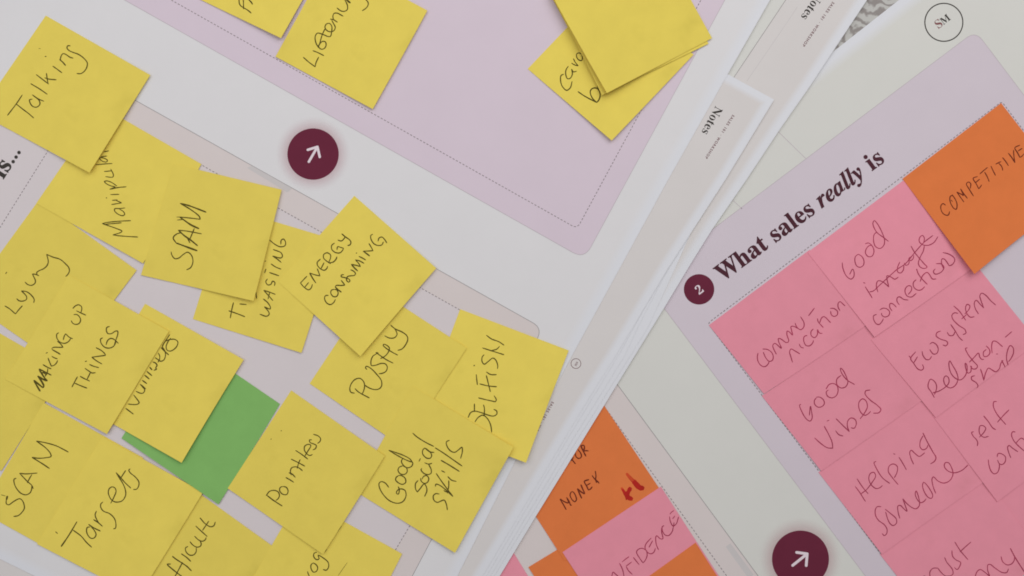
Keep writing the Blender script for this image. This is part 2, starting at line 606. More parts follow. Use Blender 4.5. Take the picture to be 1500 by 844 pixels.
def note(quad, colour, label, curl=0.5, bl=0.5, br=0.3, group=None, base=None):
    """a sticky note: quad = corners in its reading direction (TL, TR, BR, BL), glued along TL-TR.
    curl / bl / br = lift of the free edge and of its two corners, in mm"""
    n = NOTE_N
    curl, bl, br = curl * 0.78, bl * 0.8, br * 0.8
    q = [Vector(p) for p in quad]
    P = [[(q[0] * (1 - u) + q[1] * u) * (1 - v) + (q[3] * (1 - u) + q[2] * u) * v
          for u in np.linspace(0, 1, n + 1)] for v in np.linspace(0, 1, n + 1)]
    # edges of a hand-torn pad are not ruler-straight: tiny bow
    bow = random.uniform(-0.8, 0.8)
    up = (q[0] - q[3]).normalized()
    for j in range(n + 1):
        v = j / n
        for i in range(n + 1):
            u = i / n
            P[j][i] = P[j][i] + up * bow * 4 * u * (1 - u) * v
    obs = np.array([[h_at(p.x, p.y) for p in row] for row in P])
    b = obs.copy()
    for _ in range(26):
        e = np.pad(b, 1, mode='edge')
        avg = (e[:-2, 1:-1] + e[2:, 1:-1] + e[1:-1, :-2] + e[1:-1, 2:]) / 4
        b = np.maximum(obs, avg)
    Z = np.zeros((n + 1, n + 1))
    ph, ph2 = random.uniform(0, 6.28), random.uniform(0, 6.28)
    wob = 0.16 if max(curl, bl) > 0.25 else 0.05
    fx, fy = random.uniform(2.2, 4.2), random.uniform(2.5, 5.0)
    for j in range(n + 1):
        v = j / n
        for i in range(n + 1):
            u = i / n
            c = curl * max(0, (v - 0.18) / 0.82) ** 2
            c += bl * ((1 - u) ** 1.6) * v ** 2.2 + br * (u ** 1.6) * v ** 2.2
            c += wob * (1 + math.sin(fx * u + ph) * math.sin(fy * v + ph2)) * min(1, v * 3)
            c += 1.2 * wob * max(0, 1 - abs(v - 0.21) / 0.09) * min(1, curl)
            Z[j, i] = b[j, i] + NOTE_TH + 1.1e-4 + max(0, c) * 1e-3
    verts, faces = [], []
    for j in range(n + 1):
        for i in range(n + 1):
            verts.append(W(P[j][i].x, P[j][i].y, Z[j, i]))
    m = (n + 1) ** 2
    for k in range(m):
        verts.append(verts[k] - Vector((0, 0, NOTE_TH)))
    I = lambda j, i: j * (n + 1) + i
    for j in range(n):
        for i in range(n):
            a = (I(j, i), I(j + 1, i), I(j + 1, i + 1), I(j, i + 1))
            faces.append(a)
            faces.append(tuple(k + m for k in reversed(a)))
    for i in range(n):
        for (a, c) in ((I(0, i), I(0, i + 1)), (I(n, i + 1), I(n, i)), (I(i + 1, 0), I(i, 0)), (I(i, n), I(i + 1, n))):
            k = len(verts)
            verts += [verts[a], verts[c], verts[c + m], verts[a + m]]
            faces.append((k, k + 1, k + 2, k + 3))
    ctr = sum(q, Vector((0, 0))) / 4
    o = new_obj("sticky_note", verts, faces, M[colour], origin=W(ctr.x, ctr.y, float(Z.min())))
    for p in o.data.polygons:
        p.use_smooth = len(p.vertices) == 4 and abs(p.normal.z) > 0.5
    tag(o, label, "sticky note", group or colour + " sticky notes")
    # raise the height map
    msk = inside([tuple(p) for p in quad])
    jj, ii = np.nonzero(msk)
    x, y = XX[jj, ii], YY[jj, ii]
    u, v = inv_bilinear(q, x, y)
    fi, fj = np.clip(u, 0, 1) * n, np.clip(v, 0, 1) * n
    i0, j0 = np.minimum(fi.astype(int), n - 1), np.minimum(fj.astype(int), n - 1)
    a, c = fi - i0, fj - j0
    z = (Z[j0, i0] * (1 - a) + Z[j0, i0 + 1] * a) * (1 - c) + (Z[j0 + 1, i0] * (1 - a) + Z[j0 + 1, i0 + 1] * a) * c
    H[jj, ii] = np.maximum(H[jj, ii], z)
    r = Sheet()
    r.o, r.q, r.Z, r.colour = o, q, Z, colour
    return r


def inv_bilinear(q, x, y):
    u = np.full(np.shape(x), 0.5)
    v = np.full(np.shape(x), 0.5)
    for _ in range(8):
        px = (q[0].x * (1 - u) + q[1].x * u) * (1 - v) + (q[3].x * (1 - u) + q[2].x * u) * v
        py = (q[0].y * (1 - u) + q[1].y * u) * (1 - v) + (q[3].y * (1 - u) + q[2].y * u) * v
        dxu = (q[1].x - q[0].x) * (1 - v) + (q[2].x - q[3].x) * v
        dyu = (q[1].y - q[0].y) * (1 - v) + (q[2].y - q[3].y) * v
        dxv = (q[3].x - q[0].x) * (1 - u) + (q[2].x - q[1].x) * u
        dyv = (q[3].y - q[0].y) * (1 - u) + (q[2].y - q[1].y) * u
        det = dxu * dyv - dyu * dxv
        ex, ey = x - px, y - py
        u = u + (ex * dyv - ey * dxv) / det
        v = v + (ey * dxu - ex * dyu) / det
    return u, v


def catmull(pts):
    if len(pts) < 3:
        p = [Vector(a) for a in pts]
        ln = (p[1] - p[0]).length
        k = max(2, int(ln / 1.2))
        return [p[0].lerp(p[1], i / k) for i in range(k + 1)]
    p = [Vector(a) for a in pts]
    p = [p[0] * 2 - p[1]] + p + [p[-1] * 2 - p[-2]]
    out = []
    for i in range(1, len(p) - 2):
        p0, p1, p2, p3 = p[i - 1], p[i], p[i + 1], p[i + 2]
        # centripetal parametrisation keeps pen corners tight
        t0 = 0.0
        t1 = t0 + max(1e-3, (p1 - p0).length) ** 0.5
        t2 = t1 + max(1e-3, (p2 - p1).length) ** 0.5
        t3 = t2 + max(1e-3, (p3 - p2).length) ** 0.5
        k = max(2, int((p2 - p1).length / 1.1))
        for s in range(k):
            t = t1 + (t2 - t1) * s / k
            a1 = p0 * ((t1 - t) / (t1 - t0)) + p1 * ((t - t0) / (t1 - t0))
            a2 = p1 * ((t2 - t) / (t2 - t1)) + p2 * ((t - t1) / (t2 - t1))
            a3 = p2 * ((t3 - t) / (t3 - t2)) + p3 * ((t - t2) / (t3 - t2))
            b1_ = a1 * ((t2 - t) / (t2 - t0)) + a2 * ((t - t0) / (t2 - t0))
            b2_ = a2 * ((t3 - t) / (t3 - t1)) + a3 * ((t - t1) / (t3 - t1))
            out.append(b1_ * ((t2 - t) / (t2 - t1)) + b2_ * ((t - t1) / (t2 - t1)))
    out.append(p[-2])
    return out


def surface_z(sh, x, y):
    n = NOTE_N
    u, v = inv_bilinear(sh.q, np.array([x]), np.array([y]))
    fi, fj = float(np.clip(u[0], 0, 1)) * n, float(np.clip(v[0], 0, 1)) * n
    i0, j0 = min(int(fi), n - 1), min(int(fj), n - 1)
    a, c = fi - i0, fj - j0
    Z = sh.Z
    return (Z[j0, i0] * (1 - a) + Z[j0, i0 + 1] * a) * (1 - c) + (Z[j0 + 1, i0] * (1 - a) + Z[j0 + 1, i0 + 1] * a) * c


def pen(sh, data, width=1.62, name='handwriting', mat=None):
    """data: blocks 'ox oy: x,y x,y; x,y ...' - points measured from (ox,oy) in units of 1/7.5 px; '*k' scales the pen"""
    verts, faces = [], []
    lift = 4.5e-5
    for block in data.strip().split('|'):
        head, body = block.split(':')
        ox, oy = (float(t) for t in head.split())
        for st in body.split(';'):
            toks = st.split()
            if not toks:
                continue
            wk, wk2 = 1.0, None
            if toks[0][0] == '*':
                ws = toks[0][1:].split('>')
                wk = float(ws[0])
                wk2 = float(ws[1]) if len(ws) > 1 else wk
                toks = toks[1:]
            else:
                wk2 = wk
            pts = []
            for t in toks:
                a, b = t.split(',')
                pts.append((ox + float(a) / 7.5, oy + float(b) / 7.5))
            if len(pts) == 1:
                pts = [(pts[0][0] - 0.5, pts[0][1] + 0.3), (pts[0][0] + 0.5, pts[0][1] - 0.3)]
            c = catmull(pts)
            m = len(c)
            ph = random.uniform(0, 6)
            lift += 3e-6
            idx = []
            for i, p in enumerate(c):
                d = (c[min(i + 1, m - 1)] - c[max(i - 1, 0)])
                d = d.normalized() if d.length > 1e-6 else Vector((1, 0))
                e = min(i, m - 1 - i)
                f = i / (m - 1)
                wd = width * (wk + (wk2 - wk) * f) * (1 + 0.10 * math.sin(i * 0.33 + ph) + 0.05 * math.sin(i * 0.9 + ph * 2))
                if e == 0:
                    wd *= 0.55
                elif e == 1:
                    wd *= 0.88
                nr = Vector((-d.y, d.x)) * wd / 2
                zz = surface_z(sh, p.x, p.y) + lift + f * 8e-6
                if i == 0:
                    p = p - d * 0.3 * wd
                if i == m - 1:
                    p = p + d * 0.3 * wd
                idx.append(len(verts))
                verts.append(W(p.x + nr.x, p.y + nr.y, zz))
                verts.append(W(p.x - nr.x, p.y - nr.y, zz))
            for a, b in zip(idx, idx[1:]):
                faces.append((a, a + 1, b + 1, b))
    return new_obj(name, verts, faces, mat or M['ink_' + sh.colour], sh.o)


# ------------------------------------------------------------------ notes on the right-hand worksheet (under the pile first)
GO, GK, GY_ = "orange sticky notes", "pink sticky notes", "yellow sticky notes"
note([(603, 900), (750, 806), (840, 952), (695, 1045)], 'pink',
     "blank pink note corner poking out from under the white page pile at the bottom", 0, 0, 0)
note([(774, 831), (922, 741), (1015, 886), (867, 976)], 'orange',
     "orange note at the bottom edge, mostly hidden below the CONFIDENCE note", 0, 0, 0)
r = note([(733, 676), (883.5, 592), (974, 728), (827, 822)], 'orange',
         "orange note reading FOR MONEY with red marker blots, partly under the page pile", 0, 0, 0)
pen(r, """790 640: *1.3 455,97 480,150 512,213; *1.2 455,97 490,95 495,130 480,160; 480,160 510,152 540,155;
393,180 405,220 435,238 462,220 455,180 425,140; 345,265 375,225; 352,240 375,270 397,297;
295,800 265,745 230,685 270,710 320,725 300,665; 300,665 325,705 345,750 355,752; 350,605 338,640 360,690 390,713 408,690 395,640 370,605 350,605;
*1.2 465,675 440,620 418,570; *1.2 418,570 460,605 497,625 475,570 457,525; *1.2 545,470 495,490 520,540 540,585; *1.3 540,585 560,575 580,550; 525,530 560,510;
615,375 622,420 620,475 630,505; 580,425 610,465 640,490 657,510""", 1.7)
pen(r, """790 640: *0.75>0.95 958,402 985,435 1030,480; *0.7>0.9 903,560 920,590 945,630""", 5.2, 'marker_blot', M['ink_red_thin'])
pen(r, """790 640: *0.55>0.85 975,425 1010,462 1050,505; *0.9>1.15 1030,480 1065,520 1100,552 1142,568; *0.8 1045,510 1085,555 1120,580;
*0.5>0.9 915,575 935,610 955,640; *0.9>1.2 950,640 980,668 1018,684; *1.1 985,575 1005,580; *0.9 1000,560 980,600 955,655; *0.35 958,655 955,692""", 7.0, 'marker_blot', M['ink_red'])
r = note([(824, 809), (968, 713), (1062, 858), (917, 953)], 'pink', "pink note reading CONFIDENCE between orange notes", 0.2, 0.2, 0.05)
pen(r, """830 732: 480,880 497,840 510,797 545,825 580,855; 580,697 615,770 632,850; 610,685 650,652 685,627; 655,730 715,685; 655,735 680,780 722,822;
733,635 765,675 797,715; 840,695 800,640 768,575 790,545 830,535 875,560 885,610 865,665 840,695;
930,420 870,490 862,530 890,580 930,595 960,575 975,535; 905,525 945,450; 1010,552 985,490 980,410 990,397 1030,430 1057,430 1045,360 1042,315;
1070,285 1050,300 1055,350 1085,390 1120,395 1160,350 1172,300; 1180,120 1155,135 1135,160; 1130,185 1140,240 1170,290 1205,265 1230,190; 1165,210 1190,178; 1180,250 1175,300""", 1.4)
note([(876, 898), (1019, 795), (1112, 940), (968, 1040)], 'orange', "orange note corner right of CONFIDENCE at the bottom edge", 0.1, 0, 0)

# pink grid: lowest first
note([(1455, 738), (1610, 620), (1700, 742), (1545, 858)], 'pink', "blank pink note cut off by the right edge below self conf", 0.1, 0, 0)
r = note([(1289, 812), (1444, 700), (1532, 820), (1380, 928)], 'pink', "pink note reading trust my at the bottom right", 0.2, 0.2, 0.05)
pen(r, """1300 732: 740,465 800,560 885,660; 918,465 860,515 795,575; 708,560 715,620 750,660 803,690 795,730 765,768 735,745;
628,635 650,685 715,770 718,820 690,838; 555,755 590,800 640,840 690,838; 420,850 400,835; 470,860 465,820 468,790 500,755 555,752;
960,860 985,790 1020,768 1060,790 1125,845; 1125,845 1100,770 1105,715 1130,712 1180,750 1260,800 1310,800 1330,760;
1248,625 1265,680 1315,717 1365,705 1393,665 1395,635; *1.15 1350,535 1400,630 1505,795""", 1.4)
r = note([(1199, 692), (1366, 573), (1450, 700), (1292, 812)], 'pink', "pink note reading Helping someone", 0.2, 0.2, 0.05)
pen(r, """1230 620: 170,695 220,760 270,840 285,860; 190,610 250,700 312,775; 235,775 290,735 350,660 395,580 375,540 335,555 320,610 345,675 400,718 440,710 470,685;
400,420 378,432 400,490 470,600 550,662; 642,675 580,600 535,530 545,470 590,448 632,475 630,540 600,600; 650,372 690,435 733,512; 590,335 610,342;
812,450 785,390 770,320 785,298 830,335 875,365 935,325; 915,140 885,200 885,265 915,292 955,275 970,240; *1.1 915,108 960,200 1020,310 1058,380 1040,420 998,447;
1055,770 1025,690 1015,610 1030,590 1080,635 1145,658 1210,630 1245,560 1230,490 1195,435 1160,435 1150,475 1190,525 1260,545 1340,520 1410,460|
1250 690: 305,393 265,392 243,420 245,490 280,545 340,590 370,640 365,690 340,710 318,688; 350,420 400,460 470,525 475,570 440,600 405,580 375,520 355,450;
510,520 490,440 490,385 515,378 550,410 590,443 570,380 543,305; 543,305 590,360 650,405 690,415 725,380 720,300 690,220 680,250 700,310 740,348 775,335 800,305;
770,122 760,160 785,240 830,295 860,300 872,270 840,200 790,135 770,122""", 1.4)
r = note([(1116, 580), (1280, 468), (1366, 576), (1203, 690)], 'pink', "pink note reading Good vibes", 0.2, 0.2, 0.05)
pen(r, """1140 550: 250,318 235,325 260,400 310,480 350,502 372,470 365,390 355,340 342,440; 420,238 460,240 500,275 505,315 475,345 435,348 400,315 398,275 420,245;
525,150 560,100 610,90 650,120 655,185 630,230 585,247 540,225 528,180 552,160; 690,0 645,40 645,100 690,138 740,125 765,75 750,20 742,0 710,-60 685,-80 690,-40 750,45 838,100;
400,687 470,750 540,795 600,800; 600,800 590,730 550,640 505,558; 630,608 665,650 712,667; 535,502 560,492; 635,475 690,530 780,617; 780,617 760,560 765,500 800,468 845,485 858,530 835,580 800,575;
900,477 950,410 980,340 960,275 925,258 890,290 885,350 910,410 950,438 985,425 1015,395; 1010,160 960,172 955,205 1010,270 1090,330 1128,375 1105,410 1045,415""", 1.45)
r = note([(1038.5, 476.5), (1186, 366), (1268, 477), (1119, 577)], 'pink', "pink note reading Communication at the left corner of the pink block", 0.2, 0.2, 0.05)
pen(r, """1080 430: 228,655 220,700 235,760 275,800 310,802 345,765 350,745; 280,610 330,615 375,645 395,690 385,735 350,745 315,710 285,645;
430,668 400,610 390,570 412,548 485,602 455,530 452,495 480,500 540,540 565,525 545,450 550,412 575,425 607,457 595,400 590,365 615,360 670,385;
635,325 655,370 695,398 730,370 732,320 695,255; 783,245 848,160; 607,757 590,700 575,640 590,610 640,635 688,663; 680,555 700,590 730,600;
768,460 735,475 730,520 755,570 795,575 830,540 837,515; 835,390 810,420 815,465 850,485 880,450 880,395; 880,395 905,435 935,438;
880,275 890,310 945,375; 905,320 930,265 955,255 1025,320; 1020,163 1060,165 1100,195 1098,235 1065,252 1035,235 1025,195;
1128,188 1108,150 1110,105 1130,90 1160,115 1185,137""", 1.45)
r = note([(1366, 609), (1528, 489), (1614, 620), (1461, 735)], 'pink', "pink note reading self conf, cut off by the right edge", 0.2, 0.2, 0.05)
pen(r, """1300 560: 948,545 925,550 940,590 980,635 992,670 985,700; 1010,605 1060,550 1080,505 1055,480 1020,478 1008,510 1015,570 1060,605 1110,595;
1057,370 1110,435 1155,500 1190,522; 1200,212 1170,215 1163,260 1200,345 1300,465; 1335,303 1265,375 1208,440|
1300 620: 1108,400 1115,460 1140,530 1175,557 1210,540 1230,480 1228,450; 1205,370 1215,335 1250,335 1295,370 1290,430 1255,455 1225,440 1210,405;
1355,380 1335,330 1320,265 1335,245 1375,275 1432,313; 1405,97 1375,95 1363,130 1390,195 1450,260 1510,310; 1410,220 1470,165 1510,185""", 1.45)
r = note([(1276, 498), (1428, 386), (1521, 502), (1371, 612)], 'pink', "pink note reading Ecosystem relationship", 0.2, 0.2, 0.05)
pen(r, """1300 420: 1000,300 965,240 955,175 975,150 1020,195 1058,235; 1058,235 1030,160 1015,100 1035,72 1080,95 1135,155 1190,203;
850,300 895,250 905,210 875,195 858,230 870,290 910,335 955,330; 728,212 790,270 860,370; 815,355 870,305; 775,293 735,288 708,315 720,360 790,430 850,470 862,510 830,527;
655,500 680,535 720,535 745,490; 695,415 740,480 790,560 825,592; 585,487 545,505 535,540 580,575 650,600 662,625 640,650 608,640;
465,632 495,613 540,640 558,690 540,735 505,740 480,715 465,690; 380,710 390,755 425,800 460,800 485,765|
1300 490: 310,190 255,265 290,320 335,380 375,392 397,370 385,330; 290,310 330,245; 235,235 262,262;
515,693 480,630 447,580 455,520 475,492 520,520 540,570 530,630 515,660;
500,640 560,625 640,575 675,530 670,475 640,455 618,490 635,555 690,588 745,560 775,490 760,420 710,330 685,290 675,320 695,420 745,480 800,500 850,460 875,390 870,330 855,315 860,370 885,425 915,410 920,370 925,350;
912,345 930,375 970,378 990,350 940,290 880,210 858,152 878,148; 900,305 950,255 1000,205 1015,250 1040,275 1060,272;
1085,165 1055,195 1060,240 1095,240 1125,205 1120,165 1085,125; 1150,205 1145,120 1160,75 1190,75 1265,135; 1195,215 1212,215; 1293,32 1365,-30;
960,453 925,465 925,495 975,530 995,565 985,585; 1022,380 1040,430 1058,505; 1058,505 1080,420 1110,370 1150,390 1190,410 1230,375 1245,320 1270,285; 1255,285 1295,360;
1325,335 1308,260 1325,160 1350,122 1380,145 1385,200 1360,260 1330,300""", 1.45)
r = note([(1183, 370), (1326, 262.5), (1432, 388), (1281, 494)], 'pink', "pink note reading Good connections with a crossed-out word", 0.3, 0.3, 0.1)
pen(r, """1220 310: 612,328 550,280 480,225 440,130 455,100 490,135 545,240 568,310 560,370 520,405 470,385 447,320 455,250 485,225;
355,355 390,345 430,375 452,435 430,490 390,495 358,455 370,405 400,375 430,372; 280,468 248,495 243,550 265,600 300,612 335,590 342,545 320,495 280,468;
103,560 110,620 150,710 200,742 230,715 232,660 218,632 185,690; 335,780 355,787;
1155,275 1110,340 1050,370 990,365 950,330 955,285 985,262 1005,290 1000,340; 1100,262 1000,340 900,450 800,570 700,640 600,730 470,850;
858,378 900,450 1000,570 1035,610 1010,625 960,610 940,570 960,500 995,430 1005,375; 890,480 880,520 850,540 835,520 860,495; 840,545 830,580 800,590 785,565; 735,555 710,620 715,665 745,675 775,640 780,590|
1240 370: 205,375 240,430 283,500; 255,432 290,425 330,395; 345,435 328,360 345,312 395,320 465,378; 465,378 445,290 445,255 490,270 530,293 570,270;
330,680 298,695 300,740 330,785 360,790 395,750 405,725; 365,632 400,612 445,620 475,655 460,695 420,708 390,690 385,665; 500,642 475,600 480,560 510,565 548,600;
580,575 555,535 560,495 585,487 630,515 680,522; 680,460 715,410 710,372 680,365 648,395 645,440 670,480 715,488 765,450; 765,298 735,330 740,380 780,412 820,410 860,375;
770,180 790,235 830,290 888,350; 808,320 840,250 885,218 910,240 945,290 985,290; 985,122 1040,125 1070,160 1055,200 1010,232 970,235 955,205 975,180;
1070,180 1045,120 1050,70 1075,72 1110,115 1130,147; 1060,0 1120,15 1175,50 1190,85 1165,130 1130,147""", 1.4)
r = note([(1322, 262), (1466.5, 151), (1572, 288), (1427.5, 401.5)], 'orange', "orange note reading COMPETITIVE at the top right", 1.6, 3.0, 0.3)
pen(r, """1300 200: 638,755 610,738 588,760 590,810 615,850 650,866 670,862 683,825; 720,645 690,660 690,720 730,790 755,800 765,750 745,690 710,640; 700,700 715,715;
840,720 800,665 763,610; 763,610 820,640 835,650 815,600 803,575; 803,575 840,630 878,680; 945,655 905,590 868,520 890,500 915,520 910,570; 990,440 942,460 975,520 1003,575; 1003,575 1020,555 1035,530; 970,505 1012,470;
1015,412 1060,372 1100,340; 1068,392 1095,440 1118,495; 1137,325 1160,375 1187,427; 1190,303 1248,275; 1225,295 1255,330 1268,373; 1265,232 1300,275 1330,322;
1328,183 1365,230 1400,288; 1400,288 1390,220 1385,150; 1455,95 1400,125 1430,180 1455,230; 1455,230 1480,215 1500,190; 1435,160 1480,130""", 1.45)

# ------------------------------------------------------------------ notes on the left worksheet
for poly_, z_ in ((polyB, Z_B), (polyA, Z_A)):
    k_ = inside(poly_)
    H[k_] = np.maximum(H[k_], z_ + 1.2e-4)
note([(-143, 605), (-50, 460), (95, 543), (2, 690)], 'yellow', "smudged blank yellow note at the left edge between SCAM and MAKING UP THINGS", 0.2, 0.2, 0.2)
r = note([(170, 845), (263, 702), (403, 803), (312, 944)], 'yellow', "yellow note reading difficult, tucked under the Targets note", 0.3, 0.2, 0.2)
pen(r, """210 732: 622,200 680,265 740,298 775,285 790,245; 718,237 650,338; 575,290 640,350 702,405; 563,403 610,445 650,457 680,440 690,415; 512,462 545,500 590,522 628,510 635,480 622,455;
490,515 463,530 470,575 510,610 555,605 580,570 580,530; *1.1 417,595 475,635 520,678; *1.1 345,640 318,622 360,655 430,700 480,735 528,783; 430,690 390,765 345,850; *1.1 300,708 262,710 320,765 430,850""")
r = note([(351, 880), (439, 728), (589, 811.5), (510, 964)], 'yellow', "yellow note with a word ending in og, under the Pointless note", 0.3, 0.3, 0.3)
pen(r, """400 732: 480,578 450,590 448,630 480,660 505,650 495,612 550,640 605,690 610,740 585,775 550,768; 440,695 418,715 418,760 445,797 478,785 490,745 470,712 440,695; 378,790 388,820 402,850;
*0.6 750,290 730,320 708,350; *0.5 675,400 660,420; *0.6 590,545 572,575; *0.35 815,692 770,755 715,835""")
r = note([(-29, 749), (64, 590), (210, 671), (117, 830)], 'yellow', "yellow note reading SCAM", 0.3, 0.4, 0.3)
pen(r, """0 630: *1.15 543,423 480,380 352,300; 352,300 420,310 500,305 560,290 555,260 500,195 400,122; 400,122 500,140 620,175 700,215 752,243; 365,645 350,610 300,565 215,475; 215,475 280,482 408,473; 350,490 325,530 300,580;
178,530 155,540 155,580 180,640 230,695 285,712 330,690 348,645 350,610; *2>1 80,728 75,750 68,775; 68,770 70,810 95,822 150,785 215,755 245,775 268,855 240,905 200,940 150,950; *0.5 10,712 60,725""")
r = note([(54, 797), (150, 640), (297.5, 721), (203, 874)], 'yellow', "yellow note reading Targets", 0.6, 0.4, 0.5)
pen(r, """70 670: 905,127 890,140 905,170 960,215 1000,270 998,315 975,350 940,353; 692,505 730,430 750,370 735,335 705,325 675,345 665,390 690,455 725,485 770,492 820,475 855,415 850,350 820,280 785,225 750,168; 750,168 790,210 850,280 912,338; 855,145 790,245;
605,490 582,515 582,550 610,590 680,620 730,670 748,730 742,780 722,785; 535,590 520,630 535,680 560,720; *1.1 503,685 550,715 600,758|
60 732: 540,300 510,305 500,340 515,390 550,425 585,420 605,385 590,345 550,295; *1.1 523,272 580,310 652,345; *1>1.3 395,242 310,385 222,515; 352,335 440,400 500,470 557,523; 160,352 182,372""")
r = note([(-50, 440), (57, 293), (200, 396), (92, 538)], 'yellow', "yellow note reading Lying", 0.3, 0.3, 0.3)
pen(r, """0 360: 53,662 100,690 170,750; 170,750 205,705 245,660; 183,583 210,605 255,608 290,590 292,560 265,525 235,497; 235,497 290,505 340,540 375,590 370,628;
275,400 305,427 350,435 385,410 388,380 370,340 355,310; 355,310 390,315 428,330; 408,320 403,295 430,275 480,252 515,220 530,180 525,140 512,95; 512,95 580,125 660,150 720,200 755,240 762,280 745,315 722,338; 62,308 75,290""")
r = note([(53, 298), (150, 157), (295, 240.5), (209.5, 386)], 'yellow', "yellow note reading Manipula, upright writing half under Talking", 0.4, 0.5, 0.2)
pen(r, """110 200: 315,170 370,158; 350,215 290,225 270,245 300,272 345,280 355,262 320,240 285,230; 225,312 320,302 408,297; 320,385 375,380 400,375 390,357; 400,372 420,420 415,445 335,442;
460,545 400,505 350,488 322,495 345,520 400,545 440,555 380,580; *1.1 380,580 480,560 562,553; 388,638 483,636; 345,675|
130 280: 258,102 315,97; 300,103 345,122 360,130; 360,130 250,148; 398,185 340,192 285,195 285,220 330,258 375,270 395,255 380,225 340,200; 460,325 350,330 200,345 148,357; 148,357 185,370 300,410 365,440 350,455 265,482; 265,482 340,492 540,505; 180,365 360,348""", 1.45)
note([(178, 642), (267, 494), (410, 592), (320, 739)], 'green', "blank green note, the only green one, under the Numbers note", 0.15, 0.15, 0.15)
r = note([(121, 596), (212.5, 445), (357, 527), (266, 678)], 'yellow', "yellow note reading Numbers lying on the green note", 1.0, 1.6, 0.5)
pen(r, """140 470: 815,150 790,190 750,250 735,285 745,310; 770,225 820,205 870,205 903,230 895,275 860,315 820,333 785,322 775,285 790,240 825,190; *1.2 720,295 760,335 803,375; 735,290 760,330 768,380 750,430 715,445 690,430 655,405;
690,355 705,390 700,430 685,455; *1.2 630,453 660,465 675,490 660,520 670,530 640,545; *1.3 595,510 620,540; *1.2 565,558 618,603; *1.2 540,598 590,640; *1.2 515,655 562,690; *1.2 490,698 550,748; 445,775 490,795 520,795 540,760 505,715|
20 500: 1318,590 1350,630 1378,675 1360,692 1310,695 1258,690; *1.1 1232,738 1275,770 1315,800""")
r = note([(8, 556), (101, 403), (247.5, 485.5), (156.5, 636)], 'yellow', "yellow note reading MAKING UP THINGS", 0.7, 1.0, 0.3)
pen(r, """20 430: 650,165 680,135 715,125 745,145 748,175 738,212; 690,190 740,215 793,238; 632,298 650,328 685,340 720,328 735,295 725,260 695,232 660,232;
495,432 475,445 475,490 510,535 560,548 600,530 630,492; 648,498 610,480 570,442; 570,442 555,470 545,510; *1.2 512,668 465,640 420,615; 418,605 440,592 500,592 543,592; 543,592 520,560 480,525; 355,657 372,648;
418,690 450,708 480,718; *1.1 322,782 370,810 412,828; *1.1 378,710 395,755 415,800; 412,800 450,785 475,755 482,735;
1055,362 1025,372 1018,405 1035,440 1075,440 1115,415 1140,412 1145,440 1125,505 1105,570; 978,488 955,500 960,545 1000,590 1050,600 1095,582 1118,545 1120,520; 1015,565 1030,520 1060,495 1095,500 1150,548;
970,775 910,740 858,700; 858,700 930,690 1010,680; 1010,680 995,655 960,625 905,595; 832,780 880,800 935,815; 785,748 802,742|
20 500: *1.2 280,305 340,335 412,372; *1.4 280,310 305,350 345,410 370,435; 375,300 368,345 345,385; *1.2 300,350 330,345 360,370; *1.5 290,548 255,490 222,430; *1.5 222,430 260,460 320,510; *1.6 325,510 330,490 300,430 265,382; *1.5 265,382 310,410 360,435;
783,297 830,330 860,348 897,345; 842,345 805,420; 730,385 780,412 835,437; 700,390 670,445 640,503; 670,460 740,490 805,515""")
r = note([(282.5, 467.5), (333, 304), (493, 352), (441.5, 517)], 'yellow', "yellow note reading TIME WASTING, partly under SPAM and ENERGY CONSUMING", 0.4, 0.6, 0.3)
pen(r, """300 330: 713,163 770,210 830,237 880,225 888,190 865,152 840,165 835,210; 752,267 840,305 852,345 835,360 745,338; 745,338 800,375 840,410; 727,425 780,460 838,483; 665,395; 710,520 815,556; 672,480 657,525; 688,590 670,620 690,655 725,650 745,615 770,630 765,665;
748,828 648,715; 648,715 710,735 775,760; 712,740 695,810|
300 410: 642,210 690,250 720,300 718,320 655,297; 655,297 690,335 708,375 680,400 605,378; 557,118 570,205; 383,265 458,272; 315,250 298,320 280,420; 263,340 350,370 440,405""", 1.65)
r = note([(206.5, 403), (254, 240), (412.5, 278), (371.5, 441)], 'yellow', "yellow note reading SPAM with heavy strokes", 1.2, 2.2, 0.5)
pen(r, """130 280: 905,668 912,700 945,742 990,735 1040,695 1085,672 1125,700 1145,770 1120,840 1075,865; *1.8>1.2 1190,655 1080,615 960,570; *1.1 960,570 928,515 960,475 1020,455; *1.4 985,430 1050,490 1115,535 1195,600; 985,430 1080,440 1240,470; 1160,410 1110,530; 1075,500 1112,570;
*1.8>1.2 1210,412 1160,390 1120,370 1000,285; 1000,285 1100,295 1225,310; *1.1 1225,310 1215,280 1130,210 1005,135; *1.3 1005,135 1100,160 1290,232; *0.7 970,318 1040,312; *0.6 965,285 1010,285""")
r = note([(612, 618), (674, 453), (833, 513.5), (770.5, 678)], 'yellow', "yellow note reading SELFISH with a lifted right edge", 0.6, 2.6, 0.6)
pen(r, """640 470: 543,158 600,200 680,230 737,268; 500,298 600,330 737,373; 688,280 660,310 600,328; 518,373 497,400 497,450 520,477 560,450 615,410 645,430 668,490 665,528; 543,562 590,590 655,592; *1.3 405,495 415,487; 432,590 438,650 445,703; 470,693 560,715 657,725; 543,600 565,690 587,780|
640 560: 457,172 550,195 645,215; 645,215 652,190 628,148; 412,237 412,325; 342,390 370,335 410,318 480,332 560,360 620,372 658,350 655,315 625,298; 512,248 522,290 518,370; 418,437 450,390 505,362 555,400 590,470 602,550""")
r = note([(453.5, 562), (547, 421), (683.5, 510), (590, 655)], 'yellow', "yellow note reading PUSHY below ENERGY CONSUMING", 0.4, 0.3, 0.2)
